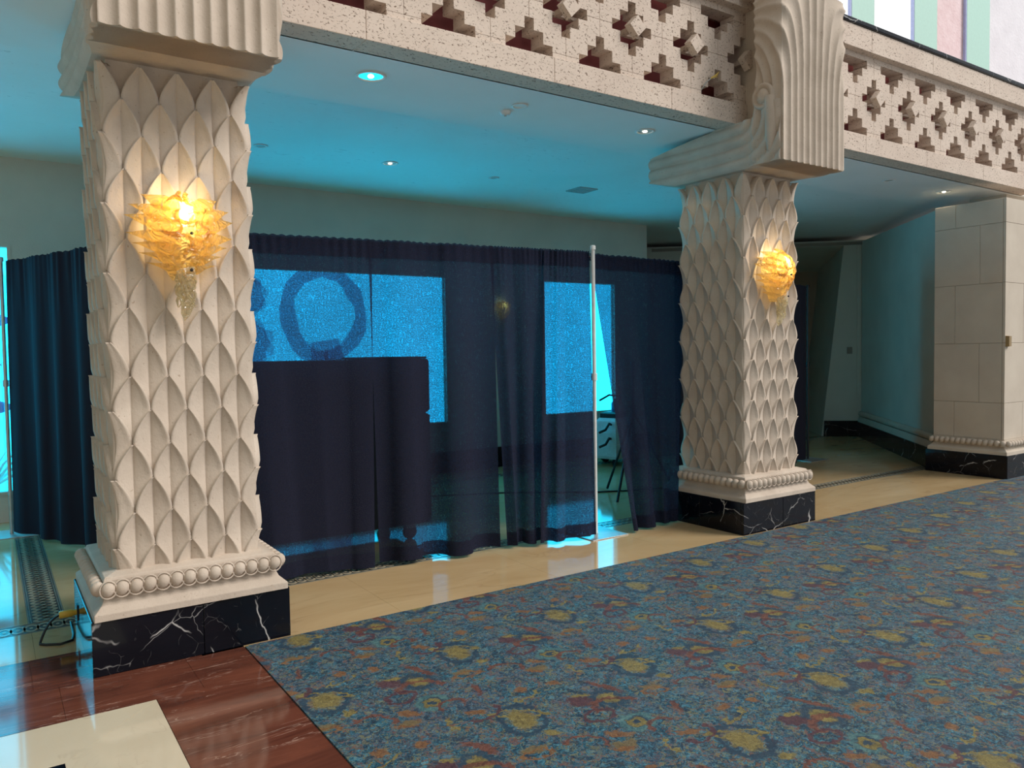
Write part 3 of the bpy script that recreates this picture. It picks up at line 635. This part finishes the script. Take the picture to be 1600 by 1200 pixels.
# ------------------------------------------------------------------ glass wall sconces
def sconce(x, y, z, label, energy=5.0, sc=1.0, wall=True):
    t_ = thing('glass_sconce', label, 'sconce', (x, y, z), 0, 'amber glass sconces')
    t_.scale = (sc, sc, sc)
    # local: origin at wall surface, middle of the bowl; -Y to the room
    def surf(th, zz, out=0):           # th: angle from front, zz: height
        r = .165 * math.sqrt(max(0, 1 - (max(zz, 0) / .20) ** 2)) if zz > 0 else .165 * max(0.22, 1 - (-zz / .34) ** 1.25)
        return (math.sin(th) * (r + out), -.02 - math.cos(th) * (r * .95 + out), zz)
    b = MB(); b.grid(29, 22, lambda i, j: surf(-1.62 + 3.24 * i, -.26 + .425 * j, .006 * math.sin(i * 31 + 9 * j) * math.sin(j * 23)))
    obj('bowl', b, 'amber_glass', t_, fix=False)
    tiers = [(.12, 1.0), (.065, 1.1), (.01, 1.12), (-.05, 1.05), (-.10, .92), (-.15, .78), (-.20, .62)]
    for sg in (-1, 1):
        for q, (zz, sz) in enumerate(tiers):
            def pt(i, j, zz=zz, sz=sz, sg=sg, q=q):
                # petal sweeps from the front round to the side, ends in a free point
                th = sg * (.20 + 1.38 * i); wd = .040 * sz * (math.sin(PI * min(1, .25 + .5 * i)) if i < .5 else (1 - ((i - .5) / .5) ** 1.3)) + .0006
                zc_ = zz + .05 * i * i - .012 + (.02 * i if zz > 0 else -.01 * i); o = .012 + .085 * i ** 4 * sz + .014 * math.cos((j - .5) * PI) + .004 * math.sin(i * 14 + q)
                p = surf(th, zc_ + (j - .5) * 2 * wd, o); return p
            b = MB(); b.grid(14, 6, pt); obj('petal', b, 'amber_glass', t_, fix=False)
    for k, (xx, zz, rr) in enumerate(((-.06, .13, .04), (.05, .15, .045), (0, .06, .05), (-.07, .0, .045), (.06, -.02, .05), (-.02, -.08, .05), (.03, -.14, .04), (-.01, .17, .04))):
        b = MB(); ph = k * 1.1
        b.tube([Vector(surf((xx + rr * math.cos(ph + a)) / .165, zz + rr * .9 * math.sin(ph + a) * (1 - a * .05), .012)) for a in [.45 * q for q in range(9)]], [.003, .008, .011, .012, .012, .011, .009, .006, .002], 8)
        obj('swirl', b, 'amber_glass', t_, fix=False)
    b = MB(); b.tube([(.0, -.10, -.21), (.015, -.11, -.27), (-.01, -.10, -.33), (.012, -.085, -.39), (0, -.075, -.44), (-.004, -.07, -.475)], [.05, .042, .036, .034, .024, .002], 10); obj('stem', b, 'clear_glass', t_, fix=False)
    for k in range(5):
        a0 = k * 1.3; b = MB(); b.tube([(.045 * math.cos(a0 + q * .7), -.10 + .03 * math.sin(a0 + q * .7), -.23 - .035 * q) for q in range(6)], [.004, .010, .011, .010, .007, .002], 7); obj('stem_leaf', b, 'clear_glass', t_, fix=False)
    obj('back_plate', MB().lathe([(.09, 0), (.09, -.010), (.075, -.016), (.001, -.017)], (0, 0, 0), 'Y', 20, False), 'brass_plate', t_)
    for zz in (-.03, -.215): obj('screw', MB().lathe([(.008, .0), (.008, -.008), (.001, -.010)], (.02, -.185 if zz > -.1 else -.155, zz), 'Y', 10, False), 'dark_hole', t_)
    obj('bulb', MB().lathe([(.001, -.045), (.018, -.04), (.030, -.015), (.030, .01), (.02, .035), (.001, .045)], (0, -.085, .06), 'Z', 14, False), 'bulb', t_)
    l = bpy.data.lights.new('sconce_lamp', 'POINT'); l.energy = energy; l.color = (1, .74, .38); l.shadow_soft_size = .04
    lo = bpy.data.objects.new('sconce_lamp', l); COL.objects.link(lo); lo.parent = t_; lo.location = (0, -.125, .10)
    return t_
sconce(CX1 - .01, CY - HS - .035, 2.265, 'glowing amber glass sconce on the column by the red marble', 3.2)
sconce(CX2 - .02, CY - HS - .035, 2.265, 'glowing amber glass sconce on the column at the carpet edge', 3.2)
sconce(5.98, YB - .01, 2.2, 'dim amber sconce on the wall between the aquarium windows', .8, .6)

# ------------------------------------------------------------------ pipe and drape
def drape(name, label, t0, t1, b0, b1, zt, zb, seed, mat='voile', nf=6, amp=.05, hemmat=None, res=90, group='drapes on the pipe frame', hemv=.0):
    rnd = random.Random(seed); t0, t1, b0, b1 = [Vector(v + (0,)) if len(v) == 2 else Vector(v) for v in (t0, t1, b0, b1)]
    d = (t1 - t0).normalized(); nrm = Vector((d.y, -d.x, 0)); L = (t1 - t0).length
    comps = [(nf * (.6 + .8 * rnd.random()), rnd.random() * 6.3, .5 + .5 * rnd.random()) for _ in range(4)]; gath = [(nf * 3 * (.7 + .6 * rnd.random()), rnd.random() * 6.3) for _ in range(3)]
    sharp = rnd.random() * 6.3
    def fold(i, v):                       # v 0 top .. 1 bottom
        f = sum(math.sin(2 * PI * k * i * .5 + ph + .25 * math.sin(v * 2 + ph)) * a for k, ph, a in comps) / 2.2
        f = math.copysign(abs(f) ** .8, f)
        g1 = sum(math.sin(2 * PI * k * i + ph) for k, ph in gath) / 3
        return amp * f * (.30 + .80 * v) + .010 * g1 * max(0, 1 - v * 4)
    def P(i, v, off=0):
        top = t0.lerp(t1, i); bot = b0.lerp(b1, i); p = top.lerp(bot, v)
        ruffle = .010 * abs(math.sin(i * 60 + seed)) * max(0, 1 - v * 30) if v < .05 else 0
        z = zt + (zb - zt) * v + ruffle + hemv * math.sin(i * 9 + seed) * v ** 6
        p = p + nrm * (fold(i, v) + off); side = d * (.35 * amp * math.sin(i * nf * 6 + seed) * v * min(1, 4 * i, 4 * (1 - i)))
        p = p + side; return (p.x, p.y, z)
    dr = thing(name, label, 'drape', (t0 + t1) / 2, 0, group); base = Vector((t0 + t1) / 2)
    def sheet(nm, v0, v1, nz, off):
        b = MB(); b.grid(res, nz, lambda i, j: Vector(P(i, v0 + (v1 - v0) * j, off)) - base)
        me = b.mesh(nm); ul = me.uv_layers.new(name='UV')
        for lp in me.loops:
            vi = lp.vertex_index; i = (vi % res) / (res - 1); j = (vi // res) / (nz - 1); ul.data[lp.index].uv = (i * L, (v0 + (v1 - v0) * j) * (zt - zb))
        me.materials.append(M[mat]); o = bpy.data.objects.new(nm, me); COL.objects.link(o); o.parent = dr; return o
    sheet('cloth', 0, 1, 40, 0); sheet('header', .005, .055, 4, .004); sheet('hem', .955, .999, 4, .004)
    return dr
ML = lambda x: (x, 5.58 - (x - 1.30) * .1218)          # line of the main run at the rail
MBt = lambda x, o=.10: (x, 5.58 - (x - 1.30) * .1218 - o)
drape('drape_panel', 'sheer navy drape beside the column on red marble, over the dark case', ML(1.25), ML(2.42), MBt(1.45), MBt(2.345), 2.455, .02, 3, nf=5, amp=.045, hemv=.006)
drape('drape_panel', 'sheer navy drape over the end of the dark case', ML(2.40), ML(3.43), MBt(2.40), MBt(3.37, .13), 2.455, .03, 12, nf=5, amp=.05, hemv=.008)
drape('drape_panel', 'narrow sheer navy drape right of the thin vertical gap', ML(3.40), ML(3.90), MBt(3.46, .12), MBt(3.80, .10), 2.455, .03, 5, nf=4, amp=.04, hemv=.006)
drape('drape_panel', 'sheer navy drape ending at the white upright pole', ML(3.89), ML(4.35), MBt(3.70, .16), MBt(4.275, .17), 2.455, .03, 8, nf=5, amp=.045, hemv=.006)
drape('drape_panel', 'navy drape swept aside against the column at the carpet edge', (4.42, 5.31), (5.70, 5.39), (4.63, 5.03), (5.27, 5.08), 2.455, .02, 9, nf=5, amp=.05, hemv=.006)
drape('drape_panel', 'navy drape running back behind the column on red marble', (1.30, 5.66), (.70, 7.08), (1.32, 5.66), (.72, 7.06), 2.49, .03, 4, 'heavy', nf=6, amp=.05)
drape('drape_panel', 'navy drape ending at the grey pole near the far aquarium window', (.70, 7.09), (.175, 8.42), (.72, 7.06), (.165, 8.40), 2.49, .03, 14, 'heavy', nf=6, amp=.05)
drape('drape_panel', 'navy drape running behind the column towards the doorway', (5.60, 5.43), (9.62, 6.78), (5.60, 5.43), (9.66, 6.78), 2.46, .04, 15, 'heavy', nf=14, amp=.05, res=160)
def pole(x, y, h, label, mat):
    t_ = thing('upright_pole', label, 'pole', (x, y, 0), 0, 'uprights of the drape frame')
    obj('tube', MB().tube([(0, 0, .006), (0, 0, h * .55), (0, 0, h)], .017, 12), mat, t_); bev(obj('base_plate', MB().box(-.2, .2, -.2, .2, 0, .008), 'grey_metal', t_), .002)
    obj('cap', MB().lathe([(.024, h - .03), (.024, h + .004), (.016, h + .010), (.001, h + .010)], (0, 0, 0), 'Z', 12, False), mat, t_); obj('collar', MB().lathe([(.026, h * .55 - .03), (.026, h * .55 + .03)], (0, 0, 0), 'Z', 12), mat, t_)
pole(4.365, 5.185, 2.50, 'white upright pole at the opening between drapes', 'white_metal'); pole(.135, 8.43, 2.52, 'grey upright pole at the end of the side drape', 'grey_metal'); pole(9.68, 6.80, 2.48, 'upright pole ending the drape near the doorway', 'black_plastic')
def rod(a, b_, label):
    tag(obj('cross_rod', MB().tube([a, b_], .012, 8), 'black_plastic'), label, 'rod', 'cross rods of the drape frame')
rod((1.27, 5.644, 2.42), (4.42, 5.26, 2.42), 'cross rod carrying the sheer drapes'); rod((4.49, 5.39, 2.42), (5.6, 5.445, 2.42), 'cross rod carrying the swept aside drape'); rod((1.38, 5.72, 2.455), (.235, 8.44, 2.455), 'cross rod carrying the side drapes')

# ------------------------------------------------------------------ things behind the drapes
cs_ = thing('road_case', 'large dark wheeled road case behind the sheer drapes', 'case', (2.28, 6.3, 0))
prof = [(.86, .14), (.875, .17), (.875, .58), (.845, .60), (.875, .625), (.875, 1.07), (.835, 1.09), (.875, 1.115), (.875, 1.53), (.86, 1.555)]
bd = MB(); bd.loft([[(-h, -.35, z), (h, -.35, z), (h, .35, z), (-h, .35, z)] for h, z in prof]); obj('body', bd, 'case_black', cs_)
bev(obj('lid', MB().box(.36, .86, -.345, .345, 1.556, 1.575), 'case_black', cs_), .006)
for sx in (-1, 1):
    for sy in (-1, 1):
        ct = obj('caster', MB().lathe([(.055, -.02), (.062, -.012), (.062, .012), (.055, .02)], (sx * .70, sy * .27, .062), 'Y', 18), 'rubber', cs_); obj('fork', MB().box(sx * .70 - .045, sx * .70 + .045, sy * .27 - .03, sy * .27 + .03, .10, .14), 'grey_metal', ct)
for z in (.38, .85, 1.32):
    obj('handle', MB().tube([(.876, -.09, z), (.90, -.085, z), (.905, 0, z), (.90, .085, z), (.876, .09, z)], .010, 8), 'grey_metal', cs_)
# floor cleaning machine seen through the opening
fm = thing('floor_machine', 'white floor cleaning machine with dark wheel behind the opening', 'machine', (7.28, 8.25, 0), .3)
sec = [(.23, .10), (.25, .14), (.25, .30), (.235, .305), (.24, .31), (.235, .47), (.22, .475), (.225, .48), (.20, .62), (.16, .66)]
bd = MB(); bd.loft([[(-h, -h * .8, z), (h, -h * .8, z), (h, h * .8, z), (-h, h * .8, z)] for h, z in sec]); bev(obj('tank', bd, 'white_plastic', fm), .01)
obj('hopper', MB().loft([[(-h, -h, z), (h, -h, z), (h, h, z), (-h, h, z)] for h, z in ((.10, .64), (.13, .66), (.13, .72), (.10, .74))]), 'black_plastic', fm); obj('bottle', MB().lathe([(.05, .74), (.055, .76), (.055, .86), (.03, .89), (.03, .92)], (.06, 0, 0), 'Z', 14), 'blue_plastic', fm)
for sy in (-1, 1):
    wl = obj('wheel', MB().lathe([(.10, -.03), (.125, -.02), (.125, .02), (.10, .03)], (.17, sy * .235, .125), 'Y', 22), 'rubber', fm); obj('hub', MB().lathe([(.06, -.036), (.06, .036)], (.17, sy * .235, .125), 'Y', 16), 'grey_frame', wl)
obj('front_caster', MB().lathe([(.04, -.02), (.05, -.012), (.05, .012), (.04, .02)], (-.16, -.12, .05), 'Y', 14), 'rubber', fm)
for z in (.38, .58): obj('hose', MB().tube([(-.22, -.1, z), (-.30, -.12, z + .02), (-.36, -.10, z - .06), (-.40, -.02, z - .10)], .018, 8), 'black_plastic', fm)
obj('handle', MB().tube([(.1, .0, .7), (.2, .0, .95), (-.1, .0, .98), (-.34, .0, .92)], .014, 8), 'black_plastic', fm)
# tripod stand behind the swept drape
ts = thing('tripod_stand', 'black tripod stand leaning out behind the swept drape', 'stand', (5.85, 6.3, 0))
for a in (3.6, 5.7, 1.5): obj('leg', MB().tube([(0, 0, .95), (.22 * math.cos(a), .22 * math.sin(a), .5), (.48 * math.cos(a), .48 * math.sin(a), .012)], .014, 8), 'black_plastic', ts)
obj('pole', MB().tube([(0, 0, .6), (0, 0, 1.45)], .016, 8), 'black_plastic', ts); obj('collar', MB().lathe([(.03, .90), (.03, 1.0)], (0, 0, 0), 'Z', 12), 'black_plastic', ts); obj('clamp', MB().lathe([(.024, 1.42), (.024, 1.48)], (0, 0, 0), 'Z', 12), 'black_plastic', ts)
tag(obj('floor_cable', MB().tube([(3.5, 7.9, .008), (4.8, 7.32, .008), (5.67, 6.68, .008), (5.94, 6.56, .008), (6.6, 6.35, .008), (7.2, 6.6, .008)], .009, 6), 'black_plastic'), 'thin black cable crossing the floor behind the drapes', 'cable')
# power plug and cable at the first plinth
pc = thing('power_cable', 'black cable with yellow plug at the black marble plinth', 'cable', (.385, 5.10, 0))
obj('plug', MB().lathe([(.017, -.095), (.021, -.09), (.021, -.03), (.016, -.02), (.016, -.002)], (0, 0, .135), 'X', 14), 'yellow_plastic', pc); obj('socket', MB().box(-.006, -.0005, -.025, .025, .09, .18), 'black_plastic', pc)
obj('cord', MB().tube([(-.075 - .12 * math.sin(a * .5) ** .8 * (1 if a < PI else 1.0), -.02 * a, .0715 + .0635 * math.cos(a)) for a in [PI * k / 12 for k in range(13)]] + [(-.17, -.09, .008), (-.10, -.13, .008), (-.04, -.10, .008), (-.025, .0, .008), (-.02, .25, .008)], .007, 7), 'black_plastic', pc)
# plates on walls
tag(obj('switch_plate', MB().loft([[(10.045, 4.33 + .0, 1.58), (10.105, 4.33, 1.58), (10.105, 4.33, 1.70), (10.045, 4.33, 1.70)], [(10.04, 4.37, 1.575), (10.11, 4.37, 1.575), (10.11, 4.37, 1.705), (10.04, 4.37, 1.705)]]), 'brass_plate'), 'small brown switch plate on the corner of the plain pier', 'switch')
tag(bev(obj('wall_plate', MB().prism([W(.08, 1.48, -.012), W(.17, 1.48, -.012), W(.17, 1.60, -.012), W(.08, 1.60, -.012)], Nn * .012), 'grey_plate'), .003), 'small grey plate on the far wall beside the doorway', 'plate')
# ------------------------------------------------------------------ life in the tanks
def rock_arch(x, y, z, R, r, label):
    b = MB(); N = 22; rd = random.Random(3); path = []; rad = []
    for k in range(N + 1):
        a = -1.5 + 2 * PI * k / N; path.append((R * math.cos(a), .05 * math.sin(k), R * 1.15 * math.sin(a))); rad.append(r * (.8 + .5 * rd.random()))
    b.tube(path, rad, 9); t_ = thing('rock_arch', label, 'rock', (x, y, z)); obj('arch', b, 'rock', t_)
    b = MB(); b.tube([(0, 0, -1.5), (.1, 0, -1.0), (.0, 0, -.5 * R - .1)], [.26, .24, .18], 9); obj('pedestal', b, 'rock', t_)
rock_arch(3.56, 9.50, 2.12, .48, .085, 'dark ring shaped rock in the lit tank')
def boulder(x, y, z, r, label):
    rd = random.Random(int(x * 100)); b = MB(); ph = [rd.random() * 6 for _ in range(4)]
    b.grid(18, 10, lambda i, j: tuple((r * (1 + .22 * math.sin(5 * i * PI + ph[0]) * math.sin(4 * j * PI + ph[1]))) * q for q in (math.cos(2 * PI * i) * math.sin(PI * (.02 + .96 * j)), math.sin(2 * PI * i) * math.sin(PI * (.02 + .96 * j)) * .6, math.cos(PI * (.02 + .96 * j)))))
    tag(obj('reef_rock', b, 'rock', None, (x, y, z)), label, 'rock', 'rocks in the aquarium')
boulder(2.60, 9.48, 2.32, .22, 'upper dark rock in the lit tank'); boulder(2.62, 9.48, 1.75, .26, 'lower dark rock in the lit tank')
def fish(x, y, z, L, mat, label, rz=0):
    t_ = thing('fish', label, 'fish', (x, y, z), rz, 'fish in the aquarium')
    b = MB(); rings = []
    for k in range(9):
        q = k / 8; h = L * .19 * math.sin(PI * min(1, q * .92 + .06)) ** .8; rings.append([(L * (q - .5), h * .45 * math.cos(a), h * math.sin(a)) for a in [2 * PI * i / 10 for i in range(10)]])
    b.loft(rings, True, True, True); obj('body', b, mat, t_)
    obj('tail', MB().prism([(L * .42, -.004, 0), (L * .66, -.004, L * .17), (L * .58, -.004, 0), (L * .66, -.004, -L * .17)], (0, .008, 0)), mat, t_); obj('dorsal_fin', MB().prism([(-L * .2, -.004, L * .15), (L * .05, -.004, L * .27), (L * .25, -.004, L * .12)], (0, .008, 0)), mat, t_)
fish(.02, 9.42, 2.0, .42, 'fish_violet', 'violet fish high in the tank window by the grey pole'); fish(.03, 9.45, 1.55, .16, 'fish_pale', 'small pale fish in the tank window by the grey pole'); fish(.02, 9.42, 1.12, .40, 'fish_violet', 'violet fish low in the tank window by the grey pole')
cr = thing('branch_coral', 'white branching coral low in the tank window', 'coral', (-.02, 9.45, .30)); rd = random.Random(5)
for k in range(12):
    a = -1.1 + 2.2 * k / 11; L = .35 + .25 * rd.random(); p1 = (math.sin(a) * L * .5, .1 * rd.uniform(-1, 1), math.cos(a) * L * .55); p2 = (math.sin(a * 1.3) * L, .12 * rd.uniform(-1, 1), math.cos(a) * L)
    obj('branch', MB().tube([(0, 0, 0), p1, p2], [.022, .013, .004], 6), 'coral_white', cr)
